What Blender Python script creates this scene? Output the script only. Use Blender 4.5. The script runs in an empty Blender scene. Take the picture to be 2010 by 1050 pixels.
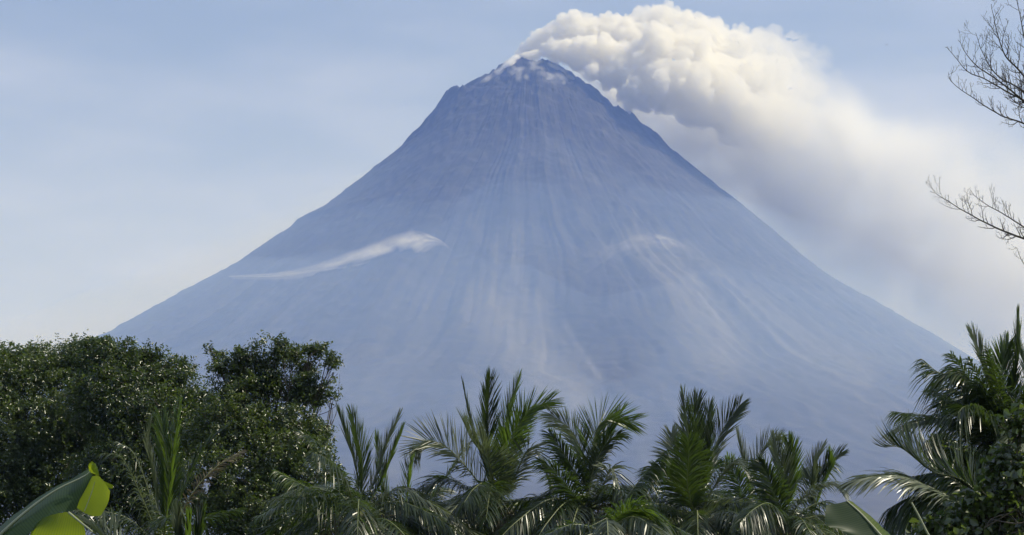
import bpy, bmesh, math, random
import numpy as np
from mathutils import Vector, noise as mnoise

# ---------------------------------------------------------------- camera
F_PX = 2010 * 80.0 / 36.0            # focal length in photograph pixels
PITCH = math.radians(8.0)
CAM = np.array([0.0, 0.0, 1.6])
scene = bpy.context.scene
cd = bpy.data.cameras.new("camera")
cam = bpy.data.objects.new("camera", cd)
scene.collection.objects.link(cam)
cam.location = CAM
cam.rotation_euler = (math.radians(90) + PITCH, 0, 0)
cd.lens = 80; cd.sensor_width = 36; cd.clip_start = 0.1; cd.clip_end = 60000
scene.camera = cam

# ---------------------------------------------------------------- world, sun, exposure
SUN_EL, SUN_AZ = math.radians(50), math.radians(84)     # azimuth from +Y towards +X
w = bpy.data.worlds.new("World"); scene.world = w; w.use_nodes = True
nt = w.node_tree; nt.nodes.clear()
out = nt.nodes.new("ShaderNodeOutputWorld"); bg = nt.nodes.new("ShaderNodeBackground")
sky = nt.nodes.new("ShaderNodeTexSky"); sky.sky_type = 'NISHITA'; sky.sun_disc = False
sky.sun_elevation = SUN_EL; sky.sun_rotation = SUN_AZ
sky.altitude = 0; sky.air_density = 1.0; sky.dust_density = 0.6; sky.ozone_density = 2.2
bg.inputs[1].default_value = 0.115
# thin high cloud in the sky itself
tc = nt.nodes.new("ShaderNodeTexCoord"); mp = nt.nodes.new("ShaderNodeMapping")
mp.inputs['Scale'].default_value = (2.6, 1.2, 9.0); mp.inputs['Location'].default_value = (0.9, 0.2, 0.35)
no = nt.nodes.new("ShaderNodeTexNoise"); no.inputs['Scale'].default_value = 1.6; no.inputs['Detail'].default_value = 6; no.inputs['Roughness'].default_value = 0.5
mr = nt.nodes.new("ShaderNodeMapRange"); mr.interpolation_type = 'SMOOTHSTEP'
mr.inputs['From Min'].default_value = 0.40; mr.inputs['From Max'].default_value = 0.78; mr.inputs['To Max'].default_value = 0.38
mx = nt.nodes.new("ShaderNodeMix"); mx.data_type = 'RGBA'; mx.inputs[7].default_value = (8.2, 8.9, 10.6, 1)
L = nt.links.new
L(tc.outputs['Generated'], mp.inputs['Vector']); L(mp.outputs[0], no.inputs['Vector']); L(no.outputs['Fac'], mr.inputs['Value'])
sp_ = nt.nodes.new("ShaderNodeSeparateXYZ"); hz = nt.nodes.new("ShaderNodeMapRange"); hz.inputs['From Min'].default_value = 0.23; hz.inputs['From Max'].default_value = 0.02; hz.inputs['To Min'].default_value = 0.14; hz.inputs['To Max'].default_value = 0.52
ad_ = nt.nodes.new("ShaderNodeMath"); ad_.operation = 'ADD'; ad_.use_clamp = True
L(tc.outputs['Generated'], sp_.inputs[0]); L(sp_.outputs[2], hz.inputs['Value']); L(hz.outputs[0], ad_.inputs[0]); L(mr.outputs[0], ad_.inputs[1])
L(ad_.outputs[0], mx.inputs[0]); L(sky.outputs[0], mx.inputs[6]); tn = nt.nodes.new("ShaderNodeMix"); tn.data_type = 'RGBA'; tn.blend_type = 'MULTIPLY'; tn.inputs[0].default_value = 1; tn.inputs[7].default_value = (0.99, 0.94, 1.0, 1)
L(mx.outputs[2], tn.inputs[6]); L(tn.outputs[2], bg.inputs[0]); L(bg.outputs[0], out.inputs[0])

sl = bpy.data.lights.new("sun", 'SUN'); so = bpy.data.objects.new("sun", sl); scene.collection.objects.link(so)
sl.energy = 4.8; sl.angle = math.radians(0.5); sl.color = (1.0, 0.965, 0.88)
sdir = Vector((math.sin(SUN_AZ) * math.cos(SUN_EL), math.cos(SUN_AZ) * math.cos(SUN_EL), math.sin(SUN_EL)))
so.rotation_euler = sdir.to_track_quat('Z', 'Y').to_euler()
vs = scene.view_settings
vs.view_transform = 'Standard'; vs.look = 'None'; vs.gamma = 1.0; vs.exposure = -0.13
cy = scene.cycles
cy.volume_bounces = 24; cy.max_bounces = 26; cy.volume_step_rate = 1.0; cy.volume_max_steps = 256
cy.transparent_max_bounces = 8; cy.diffuse_bounces = 3; cy.glossy_bounces = 2; cy.transmission_bounces = 4
cy.use_denoising = True; cy.caustics_reflective = False; cy.caustics_refractive = False

# ---------------------------------------------------------------- helpers
COL = scene.collection
def P(px, py, Y):
    """the point of the place that lies at photograph pixel (px, py) at Y metres into the scene"""
    x = (px - 1005.0) / F_PX; z = (525.0 - py) / F_PX
    wy = math.cos(PITCH) - z * math.sin(PITCH); wz = math.sin(PITCH) + z * math.cos(PITCH)
    s = Y / wy
    return np.array([x * s, Y, CAM[2] + wz * s])
def project(v):
    d = v - CAM
    f = d[..., 1] * math.cos(PITCH) + d[..., 2] * math.sin(PITCH)
    u = -d[..., 1] * math.sin(PITCH) + d[..., 2] * math.cos(PITCH)
    return 1005 + F_PX * d[..., 0] / f, 525 - F_PX * u / f
def tag(o, label=None, cat=None, group=None, kind=None):
    if label: o['label'] = label
    if cat: o['category'] = cat
    if group: o['group'] = group
    if kind: o['kind'] = kind
    return o
def empty(name, loc):
    o = bpy.data.objects.new(name, None); COL.objects.link(o); o.location = loc; o.empty_display_size = 0.3
    return o
def mesh_obj(name, V, Q, mats, parent=None, origin=None, smooth=False, midx=None):
    """V (n,3) world coordinates, Q (m,k) faces"""
    V = np.asarray(V, np.float32); Q = np.asarray(Q, np.int32); k = Q.shape[1]
    if parent is not None: origin = np.array(parent.location)
    if origin is not None: V = V - np.asarray(origin, np.float32)
    me = bpy.data.meshes.new(name)
    me.vertices.add(len(V)); me.vertices.foreach_set('co', V.ravel())
    me.loops.add(Q.size); me.loops.foreach_set('vertex_index', Q.ravel())
    me.polygons.add(len(Q)); me.polygons.foreach_set('loop_start', np.arange(0, Q.size, k, dtype=np.int32))
    try: me.polygons.foreach_set('loop_total', np.full(len(Q), k, np.int32))
    except Exception: pass
    if midx is not None: me.polygons.foreach_set('material_index', np.asarray(midx, np.int32))
    if smooth: me.polygons.foreach_set('use_smooth', np.ones(len(Q), bool))
    me.update(calc_edges=True); me.validate()
    for m in (mats if isinstance(mats, (list, tuple)) else [mats]): me.materials.append(m)
    o = bpy.data.objects.new(name, me); COL.objects.link(o)
    if parent is not None: o.parent = parent
    elif origin is not None: o.location = origin
    return o
def grid_faces(nr, nc, wrap=False):
    i = np.arange(nr - 1)[:, None]; j = np.arange(nc if wrap else nc - 1)[None, :]
    j2 = (j + 1) % nc
    return np.stack([i * nc + j, i * nc + j2, (i + 1) * nc + j2, (i + 1) * nc + j], -1).reshape(-1, 4)
def new_mat(name):
    m = bpy.data.materials.new(name); m.use_nodes = True; m.node_tree.nodes.clear()
    o = m.node_tree.nodes.new("ShaderNodeOutputMaterial")
    return m, m.node_tree, o
def nd(t, kind, **kw):
    n = t.nodes.new(kind)
    for k, v in kw.items():
        if k.startswith('i_'): n.inputs[k[2:].replace('_', ' ')].default_value = v
        else: setattr(n, k, v)
    return n
def ramp(t, fac, stops):
    r = t.nodes.new("ShaderNodeValToRGB")
    e = r.color_ramp.elements
    while len(e) < len(stops): e.new(0.5)
    for el, (p, c) in zip(e, stops): el.position = p; el.color = (*c, 1)
    t.links.new(fac, r.inputs[0]); return r.outputs[0]

# smooth value noise on numpy arrays (2-D and 3-D)
_rs = np.random.RandomState(7); _T = _rs.rand(64, 64, 64).astype(np.float32)
def vnoise(x, y, z=0.0):
    x, y, z = np.broadcast_arrays(np.asarray(x, float), y, z)
    xi, yi, zi = np.floor(x).astype(int), np.floor(y).astype(int), np.floor(z).astype(int)
    fx, fy, fz = x - xi, y - yi, z - zi
    fx, fy, fz = [f * f * (3 - 2 * f) for f in (fx, fy, fz)]
    g = lambda a, b, c: _T[(xi + a) & 63, (yi + b) & 63, (zi + c) & 63]
    l = lambda a, b, t: a + (b - a) * t
    return l(l(l(g(0,0,0), g(1,0,0), fx), l(g(0,1,0), g(1,1,0), fx), fy), l(l(g(0,0,1), g(1,0,1), fx), l(g(0,1,1), g(1,1,1), fx), fy), fz) * 2 - 1
def fbm(x, y, z=0.0, o=4, ridged=False):
    s = 0; a = 1; tot = 0
    for k in range(o):
        n = vnoise(x * 2**k + 13.1 * k, y * 2**k + 7.7 * k, z * 2**k + 3.3 * k)
        if ridged: n = 1 - 2 * np.abs(n)
        s = s + a * n; tot += a; a *= 0.5
    return s / tot

# ---------------------------------------------------------------- ground
m_ground, t, o = new_mat("ground_soil")
b = nd(t, "ShaderNodeBsdfPrincipled", i_Roughness=0.95); g = nd(t, "ShaderNodeTexNoise", i_Scale=0.02, i_Detail=8.0)
gc = nd(t, "ShaderNodeTexCoord"); t.links.new(gc.outputs['Object'], g.inputs['Vector'])
t.links.new(ramp(t, g.outputs['Fac'], [(0.35, (0.03, 0.05, 0.015)), (0.6, (0.06, 0.08, 0.03)), (0.75, (0.12, 0.10, 0.06))]), b.inputs['Base Color'])
t.links.new(b.outputs[0], o.inputs[0])
n = 90
gx = np.linspace(-12900, 12900, n); gy = np.linspace(-2900, 16900, n)
GX, GY = np.meshgrid(gx, gy)
GZ = np.minimum(0, 0 * GX)
tag(mesh_obj("ground", np.stack([GX, GY, GZ], -1).reshape(-1, 3), grid_faces(n, n), m_ground), kind='structure')

# ---------------------------------------------------------------- volcano
D = 9000.0
LEFT = [(1036,120),(1022,119),(1000,126),(975,140),(950,160),(930,168),(905,176),(885,181),(875,184),(862,205),(850,222),(820,255),(780,295),(730,335),(680,371),(620,415),(577,439),(566,451),(530,473),(480,508),(430,541),(380,567),(320,600),(260,633),(205,661),(100,712),(0,757)]
RIGHT = [(1045,121),(1062,124),(1085,132),(1120,150),(1150,172),(1180,190),(1210,212),(1228,226),(1238,222),(1260,247),(1290,266),(1320,295),(1370,335),(1420,375),(1470,415),(1520,455),(1570,500),(1620,541),(1670,572),(1730,603),(1780,633),(1840,666),(1900,702),(2010,765)]
CX = P(1040, 500, D)[0]
rr = np.concatenate([np.linspace(0, 2000, 330), np.linspace(2010, 3200, 90), np.linspace(3240, 7000, 70)])
NA = 1300
th = np.linspace(0, 2 * math.pi, NA, endpoint=False)
def prof(pts):
    w_ = np.array([P(x, y, D) for x, y in pts]); r = np.abs(w_[:, 0] - CX); h = w_[:, 2]
    r = np.concatenate([r, [2600, 3300, 4200, 5400, 6500, 7500]]); h = np.concatenate([h, [520, 300, 140, 40, -8, -8]])
    k = np.argsort(r); return r[k], h[k]
def hfield(pl, pr, R, TH):
    c = (np.cos(TH) + 1) / 2; c = c * c * (3 - 2 * c)
    h = np.interp(R, *pl) * (1 - c) + np.interp(R, *pr) * c
    rs = np.linspace(0, 7500, 751); av = (np.interp(rs, *pl) + np.interp(rs, *pr)) / 2
    k = np.hanning(47); k /= k.sum(); av = np.convolve(np.pad(av, 23, mode='reflect', reflect_type='odd'), k, 'valid')
    f = np.abs(np.sin(TH)) ** 3 * 0.95
    return h * (1 - f) + np.interp(R, rs, av) * f
def silhouette(pl, pr, cols, rf, tf):
    R, TH = np.meshgrid(rf, tf, indexing='ij')
    H = hfield(pl, pr, R, TH)
    u, v = project(np.stack([CX + R * np.cos(TH), D + R * np.sin(TH), H], -1))
    b = np.clip(((u + 200) / 4).astype(int), 0, 700)
    best = np.full(701, 9999.0); np.minimum.at(best, b.ravel(), v.ravel())
    good = best < 9000
    return np.interp(cols, (np.arange(701)[good]) * 4 - 198, best[good])
rf = np.linspace(0, 4500, 700); tf = np.linspace(0, 2 * math.pi, 600)
pl, pr = prof(LEFT), prof(RIGHT)
Lc, Rc = np.array(LEFT), np.array(RIGHT)
for it in range(4):
    el_ = silhouette(pl, pr, Lc[:, 0], rf, tf) - Lc[:, 1]
    er_ = silhouette(pl, pr, Rc[:, 0], rf, tf) - Rc[:, 1]
    rl = (CX - (Lc[:, 0] - 1005) / F_PX * D); rl = np.abs(np.array([P(x, y, D)[0] for x, y in LEFT]) - CX)
    rri = np.abs(np.array([P(x, y, D)[0] for x, y in RIGHT]) - CX)
    def upd(p, r_, e):
        k = np.argsort(r_); d = np.interp(p[0], r_[k], e[k]); d[p[0] > r_.max()] = 0
        return p[0], p[1] + d * D / F_PX * 0.9
    pl = upd(pl, rl, el_); pr = upd(pr, rri, er_)
R, TH = np.meshgrid(rr, th, indexing='ij')
rim = np.abs(np.sin(TH))          # keep the outline where the photograph has it
Reff = R * (1 + rim ** 2 * np.interp(R, [0, 250, 600, 2000], [1, 1, 0.3, 0]) * (0.22 * vnoise(np.cos(TH) * 2.2 + 9, np.sin(TH) * 2.2 + 4, R / 700) + 0.10 * vnoise(np.cos(TH) * 6 + 3, np.sin(TH) * 6, R / 300)))
H = hfield(pl, pr, Reff, TH)
xx, yy = CX + R * np.cos(TH), D + R * np.sin(TH)
# radial gullies: ridged noise in angle, slowly wandering with the radius
wob = 0.25 * vnoise(R / 900, TH * 2.0, 5.0)
ang = TH + wob * 0.25 + 0.02 * vnoise(R / 220, TH * 7, 9.0)
ex, ey = np.cos(ang), np.sin(ang)
gul = fbm(ex * 9 + 20, ey * 9 + 20, R / 2600, 4, True)
gul2 = fbm(ex * 30 + 5, ey * 30 + 9, R / 900, 3, True)
amp = np.interp(R, [0, 150, 700, 1600, 3000, 6000], [1, 2, 9, 40, 16, 0])
fine = fbm(xx / 90, yy / 90, 1.0, 5) * 0.6 + 0.9 * fbm(xx / 45, yy / 45, 3.0, 3, True)
gul3 = fbm(ex * 85 + 5, ey * 85 + 9, R / 420, 3, True)
H = H + amp * (gul - 0.35) * (0.15 + 0.85 * rim ** 2) + amp * 0.30 * gul2 * (0.4 + 0.6 * rim) + gul3 * np.interp(R, [0, 300, 1500, 6000], [2, 3, 7, 0]) * (0.5 + 0.5 * rim) + fine * np.interp(R, [0, 350, 700, 2500, 6000], [32, 22, 8, 8, 0])
H = np.where(R > 6200, np.minimum(H, -4), H)
def hreal(R_, A_):
    """height of the finished slope at polar coordinates around the summit"""
    R_, A_ = np.broadcast_arrays(np.asarray(R_, float), A_)
    fi = np.interp(R_, rr, np.arange(len(rr))); i = np.minimum(fi.astype(int), len(rr) - 2); fi = fi - i
    fj = (np.asarray(A_) % (2 * math.pi)) / (2 * math.pi) * NA; j = fj.astype(int) % NA; fj = fj - np.floor(fj); j2 = (j + 1) % NA
    return (H[i, j] * (1 - fj) + H[i, j2] * fj) * (1 - fi) + (H[i + 1, j] * (1 - fj) + H[i + 1, j2] * fj) * fi
# ash and rock colour: pale fresh deposits lie in chutes
def seg_mask(u, v, pts, wd):
    best = np.full(u.shape, 1e9)
    for (x0, y0), (x1, y1) in zip(pts[:-1], pts[1:]):
        dx, dy = x1 - x0, y1 - y0; t_ = np.clip(((u - x0) * dx + (v - y0) * dy) / (dx * dx + dy * dy), 0, 1)
        best = np.minimum(best, np.hypot(u - x0 - t_ * dx, v - y0 - t_ * dy))
    return np.exp(-(best / wd) ** 2)
V = np.stack([xx, yy, H], -1)
u, v = project(V)
front = (np.sin(TH) < 0.1)
jit = fbm(xx / 120, yy / 400, H / 500, 4)
un = u + 4 * jit; vn = v
CH = [([(1022,230),(1024,280),(1018,340)],3,.15),([(1140,205),(1180,250),(1210,292)],5,.22),([(1012,440),(1018,540),(1040,610),(1100,670),(1175,742)],16,.4),([(975,470),(970,600),(960,700)],14,.3),
      ([(1040,600),(1050,720)],40,.5),([(1110,640),(1150,700),(1180,745)],7,.8),([(1075,520),(1085,570)],8,.35),([(1240,465),(1270,500),(1330,560),(1370,620)],22,.5),([(1300,470),(1370,560),(1430,670)],16,.5),
      ([(1345,480),(1450,570),(1560,690),(1700,760)],12,.4),([(1240,380),(1250,460)],7,.2),([(1150,500),(1210,470)],12,.3),([(920,430),(950,470)],9,.3),([(1470,590),(1560,650),(1700,730)],30,.35),
      ([(960,600),(1060,720),(1120,770)],60,.6),([(1380,640),(1420,700)],60,.4),([(830,560),(820,700)],40,.15),([(1310,560),(1340,640),(1380,700)],30,.3),([(1010,330),(1008,430)],5,.2),([(1100,300),(1180,360)],14,.12)]
ash = np.zeros_like(u)
for pts, wd, s in CH: ash = np.maximum(ash, s * seg_mask(un, vn, pts, wd))
streak = np.clip(fbm(ex * 60 + 3, ey * 60 + 3, R / 1500, 3) * 0.5 + 0.5, 0, 1)
low = np.clip((v - 380) / 360, 0, 1) * np.clip((streak - 0.35) * 2.2, 0, 1) * 0.22
patch = np.exp(-((u - 1190 - 0.35 * (v - 600)) / 100) ** 4 - ((v - 605) / 115) ** 4)
fs = np.clip(fbm(ex * 150 + 3, ey * 150 + 3, R / 700, 3) * 0.5 + 0.5, 0, 1)
ash = np.clip(np.maximum(ash * (0.15 + 0.8 * streak + 0.7 * fs), low) * front + 0.12 * (streak - 0.4) + 0.16 * np.clip(fs - 0.5, 0, 1), 0, 1) * (1 - 0.92 * patch)
ash = ash * np.interp(v, [150, 420, 560], [0.28, 0.34, 0.62])
m_rock, t, o = new_mat("volcanic_rock")
b = nd(t, "ShaderNodeBsdfPrincipled", i_Roughness=0.95); at = nd(t, "ShaderNodeAttribute", attribute_name="ash")
tcn = nd(t, "ShaderNodeTexCoord"); nn = nd(t, "ShaderNodeTexNoise", i_Scale=0.018, i_Detail=9.0, i_Roughness=0.6)
t.links.new(tcn.outputs['Object'], nn.inputs['Vector'])
rock = ramp(t, nn.outputs['Fac'], [(0.3, (0.010, 0.010, 0.010)), (0.55, (0.032, 0.030, 0.030)), (0.75, (0.06, 0.057, 0.052))])
mm = nd(t, "ShaderNodeMix", data_type='RGBA'); mm.inputs[7].default_value = (0.33, 0.32, 0.29, 1)
t.links.new(at.outputs['Fac'], mm.inputs[0]); t.links.new(rock, mm.inputs[6]); t.links.new(mm.outputs[2], b.inputs['Base Color']); t.links.new(b.outputs[0], o.inputs[0])
vol = mesh_obj("volcano", V.reshape(-1, 3), grid_faces(len(rr), NA, True)[:, ::-1], m_rock, smooth=True)
at_ = vol.data.attributes.new("ash", 'FLOAT', 'POINT'); at_.data.foreach_set('value', ash.ravel().astype(np.float32))
tag(vol, "steep blue-grey volcano cone rising behind the palms", "volcano", kind='structure')

# ---------------------------------------------------------------- haze
def vol_mat(name, color, density, aniso=0.0, absorb=None):
    m, t, o = new_mat(name)
    pv = nd(t, "ShaderNodeVolumePrincipled"); pv.inputs['Color'].default_value = (*color, 1)
    pv.inputs['Density'].default_value = density; pv.inputs['Anisotropy'].default_value = aniso
    if absorb: pv.inputs['Absorption Color'].default_value = (*absorb, 1)
    t.links.new(pv.outputs[0], o.inputs['Volume'])
    return m, t, pv
m_haze, _, _ = vol_mat("haze_air", (0.195, 0.325, 0.78), 0.94e-4, 0.0, absorb=(1, 1, 1))
def box(name, lo, hi, mat):
    x0, y0, z0 = lo; x1, y1, z1 = hi
    V = [(x0,y0,z0),(x1,y0,z0),(x1,y1,z0),(x0,y1,z0),(x0,y0,z1),(x1,y0,z1),(x1,y1,z1),(x0,y1,z1)]
    Q = [(0,3,2,1),(4,5,6,7),(0,1,5,4),(1,2,6,5),(2,3,7,6),(3,0,4,7)]
    return mesh_obj(name, V, Q, mat)
tag(box("haze", (-13000, -3000, -9), (13000, 17000, 2700), m_haze), "pale blue haze lying over the whole valley", "haze", kind='stuff')

# ---------------------------------------------------------------- mist lying on the lower slopes
def mist_shell(name, dens, color, rtop, rbot, thick, th0, th1, nr=90, na=200, power=1.0):
    """a closed skin of thin cloud that follows the slope, from radius rtop down to rbot"""
    r = np.linspace(rtop, rbot, nr); a = np.linspace(th0, th1, na)
    R_, A_ = np.meshgrid(r, a, indexing='ij')
    Hs = np.where(R_ < 6200, np.maximum(hreal(R_, A_), 0), 0)
    tt = np.clip((R_ - rtop) / (rbot - rtop), 0, 1)
    T_ = thick * np.sin(math.pi * tt ** power) ** 2 * np.clip(-np.sin(A_) * 1.3, 0, 1) ** 1.5 * (1 + 0.35 * fbm(R_ / 500, A_ * 3, 2.0, 3)) + 1
    x_, y_ = CX + R_ * np.cos(A_), D + R_ * np.sin(A_)
    u_, v_ = project(np.stack([x_, y_, Hs + T_], -1)); T_ = T_ * (1 - 0.6 * np.exp(-((u_ - 1195) / 120) ** 2 - ((v_ - 610) / 110) ** 2))
    top = np.stack([x_, y_, Hs + T_], -1).reshape(-1, 3)
    bot = np.stack([x_, y_, np.maximum(Hs - 160, -7)], -1).reshape(-1, 3)
    n_ = len(top); f = grid_faces(nr, na); fb = f[:, ::-1] + n_
    e = []
    for j in range(na - 1):
        e.append((j + 1, j, n_ + j, n_ + j + 1)); k = (nr - 1) * na + j; e.append((k, k + 1, n_ + k + 1, n_ + k))
    for i in range(nr - 1):
        k = i * na; e.append((k, k + na, n_ + k + na, n_ + k)); k = i * na + na - 1; e.append((k + na, k, n_ + k, n_ + k + na))
    m, t, pv = vol_mat(name + "_air", color, dens, absorb=(1, 1, 1))
    o_ = mesh_obj(name, np.concatenate([top, bot]), np.concatenate([f, fb, np.array(e)]), m)
    bm = bmesh.new(); bm.from_mesh(o_.data); bmesh.ops.recalc_face_normals(bm, faces=bm.faces)
    if bm.calc_volume(signed=True) < 0: bmesh.ops.reverse_faces(bm, faces=bm.faces)
    bm.to_mesh(o_.data); bm.free(); return o_
tag(mist_shell("mist", 5e-4, (0.42, 0.60, 1.0), 350, 4800, 330, math.radians(182), math.radians(358), power=0.8), "pale thin mist lying along the lower slopes", "mist", kind='stuff')

# ---------------------------------------------------------------- ash plume
def icosphere(sub=2):
    bm = bmesh.new(); bmesh.ops.create_icosphere(bm, subdivisions=sub, radius=1.0)
    v = np.array([x.co[:] for x in bm.verts]); f = np.array([[q.index for q in p.verts] for p in bm.faces]); bm.free()
    return v, f
ICO_V, ICO_F = icosphere(2)
def puff_mesh(name, balls, voxel, mat, parent=None, rough=0.0):
    """many overlapping balls fused into one closed billowing skin"""
    vs_, fs_ = [], []; k = 0
    for c, r in balls:
        vs_.append(np.asarray(c) + ICO_V * r); fs_.append(ICO_F + k); k += len(ICO_V)
    o = mesh_obj(name, np.concatenate(vs_), np.concatenate(fs_), mat)
    md = o.modifiers.new("fuse", 'REMESH'); md.mode = 'VOXEL'; md.voxel_size = voxel; md.use_smooth_shade = True
    dg = bpy.context.evaluated_depsgraph_get(); dg.update()
    me = bpy.data.meshes.new_from_object(o.evaluated_get(dg)); old = o.data
    o.modifiers.clear(); o.data = me; me.name = name; bpy.data.meshes.remove(old)
    if rough:
        n_ = len(me.vertices); co = np.empty(n_ * 3, np.float32); me.vertices.foreach_get('co', co); co = co.reshape(-1, 3)
        nm = np.empty(n_ * 3, np.float32); me.vertices.foreach_get('normal', nm); nm = nm.reshape(-1, 3)
        d_ = 22 * np.abs(fbm(co[:, 0] / 75, co[:, 1] / 75, co[:, 2] / 75, 2)) + 10 * np.abs(vnoise(co[:, 0] / 30, co[:, 1] / 30, co[:, 2] / 30)) + 4 * np.abs(vnoise(co[:, 0] / 14, co[:, 1] / 14, co[:, 2] / 14)) - 8
        d_ = d_ * np.interp(co[:, 0], [100, 400], [.45, 1])
        co = co + nm * (d_ * rough)[:, None]; me.vertices.foreach_set('co', co.ravel())
        me.update()
    if not me.materials: me.materials.append(mat)
    if parent: o.parent = parent; o.matrix_parent_inverse.identity(); me.transform(__import__('mathutils').Matrix.Translation(-parent.location))
    return o
rng = np.random.RandomState(3)
PXM = D / F_PX                        # metres of one photograph pixel at the volcano
SPINE = [ # x, y, radius in photograph pixels, depth offset in metres
 (1012,118,7,-60),(1018,112,10,-60),(1024,108,13,-40),(1036,112,13,-80),(1052,108,14,-90),(1035,98,17,-10),(1050,90,20,0),(1068,82,26,0),(1085,98,22,-40),(1095,68,28,0),(1120,55,32,10),(1110,100,26,-60),(1148,66,38,0),(1150,108,34,-60),(1190,68,38,10),(1195,112,42,-50),
 (1240,82,44,0),(1245,130,48,-60),(1270,44,32,40),(1300,44,40,20),(1298,105,58,-40),(1335,60,34,0),(1300,160,50,-30),(1362,68,40,10),(1350,125,60,-30),(1400,100,48,0),(1360,180,55,-20),
 (1410,160,62,-20),(1448,112,44,0),(1490,104,46,10),(1470,165,60,-20),(1440,215,60,0),(1535,118,46,10),(1530,175,58,0),(1575,160,44,10),(1590,200,46,0),(1510,235,60,10),(1250,180,38,-20),(1200,150,26,-50),(1165,140,20,-60),
 (1630,222,36,10),(1660,240,32,10),
 (1400,62,32,0),(1445,84,34,0),(1505,88,36,0),(1555,98,34,0),(1592,128,38,0),(1628,170,36,0),(1668,205,34,0),
 (1270,170,36,10),(1560,240,50,30)]
balls = []
for (x, y, r, dz) in SPINE:
    top_y = np.interp(x, [1010, 1060, 1130, 1240, 1300, 1400, 1500, 1600, 1680], [112, 75, 30, 35, 10, 40, 65, 110, 180])
    c = P(x, y, D + 90 + dz - 2.2 * (y - top_y)); R0 = r * PXM * 0.92
    balls.append((c, R0))
    soft = np.clip((x - 1420) / 220, 0, 1)
    for k in range(44 if x < 1250 else 26):
        d = rng.normal(size=3); d /= np.linalg.norm(d)
        if d[1] > 0.6: continue
        if x < 1060: d[2] = abs(d[2]) * .6 + .1
        r1 = R0 * rng.uniform(0.20, 0.46); c1 = c + d * (R0 * 1.02 - r1 * 0.25)
        balls.append((c1, r1))
        for q in range(5):
            e = rng.normal(size=3) + d * 1.2; e /= np.linalg.norm(e)
            r2 = r1 * rng.uniform(0.28, 0.5)
            if r2 > 6: balls.append((c1 + e * r1 * 0.95, r2))
m_smoke, t, pv = vol_mat("thick_smoke", (0.978, 0.970, 0.938), 0.012, 0.35)
g = nd(t, "ShaderNodeTexCoord"); no_ = nd(t, "ShaderNodeTexNoise", i_Scale=0.011, i_Detail=2.0, i_Roughness=0.6)
r_ = nd(t, "ShaderNodeMapRange", interpolation_type='SMOOTHSTEP'); r_.inputs['From Min'].default_value = 0.36; r_.inputs['From Max'].default_value = 0.62
r_.inputs['To Min'].default_value = 0.5; r_.inputs['To Max'].default_value = 1.0
sx = nd(t, "ShaderNodeSeparateXYZ"); fx = nd(t, "ShaderNodeMapRange", interpolation_type='SMOOTHSTEP')
fx.inputs['From Min'].default_value = 250; fx.inputs['From Max'].default_value = 1300; fx.inputs['To Min'].default_value = 0.06; fx.inputs['To Max'].default_value = 0.0024
ml = nd(t, "ShaderNodeMath", operation='MULTIPLY')
t.links.new(g.outputs['Object'], no_.inputs['Vector']); t.links.new(no_.outputs['Fac'], r_.inputs['Value']); t.links.new(g.outputs['Object'], sx.inputs[0])
t.links.new(sx.outputs[0], fx.inputs['Value']); t.links.new(r_.outputs[0], ml.inputs[0]); t.links.new(fx.outputs[0], ml.inputs[1]); t.links.new(ml.outputs[0], pv.inputs['Density'])
plume = empty("ash_plume", tuple(P(1030, 118, D)))
tag(plume, "cream white ash plume billowing from the crater and drifting right", "smoke plume", kind='stuff')
puff_mesh("billow", balls, 4.6, m_smoke, plume, rough=1.0)

# soft drifting part: ellipsoids whose density fades to nothing at their skin
m_drift, t, pv = vol_mat("drifting_smoke", (0.9995, 0.998, 0.990), 0.001, 0.1)
g = nd(t, "ShaderNodeTexCoord"); ln = nd(t, "ShaderNodeVectorMath", operation='LENGTH'); t.links.new(g.outputs['Object'], ln.inputs[0])
fo = nd(t, "ShaderNodeMapRange", interpolation_type='SMOOTHSTEP'); fo.inputs['From Min'].default_value = 1.0; fo.inputs['From Max'].default_value = 0.15
ge = nd(t, "ShaderNodeNewGeometry"); no_ = nd(t, "ShaderNodeTexNoise", i_Scale=0.0042, i_Detail=3.0, i_Roughness=0.55); t.links.new(ge.outputs['Position'], no_.inputs['Vector'])
r_ = nd(t, "ShaderNodeMapRange", interpolation_type='SMOOTHSTEP'); r_.inputs['From Min'].default_value = 0.34; r_.inputs['From Max'].default_value = 0.68; r_.inputs['To Min'].default_value = 0.12
oi = nd(t, "ShaderNodeObjectInfo"); m1 = nd(t, "ShaderNodeMath", operation='MULTIPLY'); m2 = nd(t, "ShaderNodeMath", operation='MULTIPLY')
t.links.new(ln.outputs['Value'], fo.inputs['Value']); t.links.new(no_.outputs['Fac'], r_.inputs['Value']); t.links.new(fo.outputs[0], m1.inputs[0]); t.links.new(r_.outputs[0], m1.inputs[1])
sc_ = nd(t, "ShaderNodeSeparateColor"); t.links.new(oi.outputs['Color'], sc_.inputs[0]); m3 = nd(t, "ShaderNodeMath", operation='MULTIPLY'); m3.inputs[1].default_value = 0.019
t.links.new(sc_.outputs[0], m3.inputs[0]); t.links.new(m1.outputs[0], m2.inputs[0]); t.links.new(m3.outputs[0], m2.inputs[1]); t.links.new(m2.outputs[0], pv.inputs['Density'])
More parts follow.
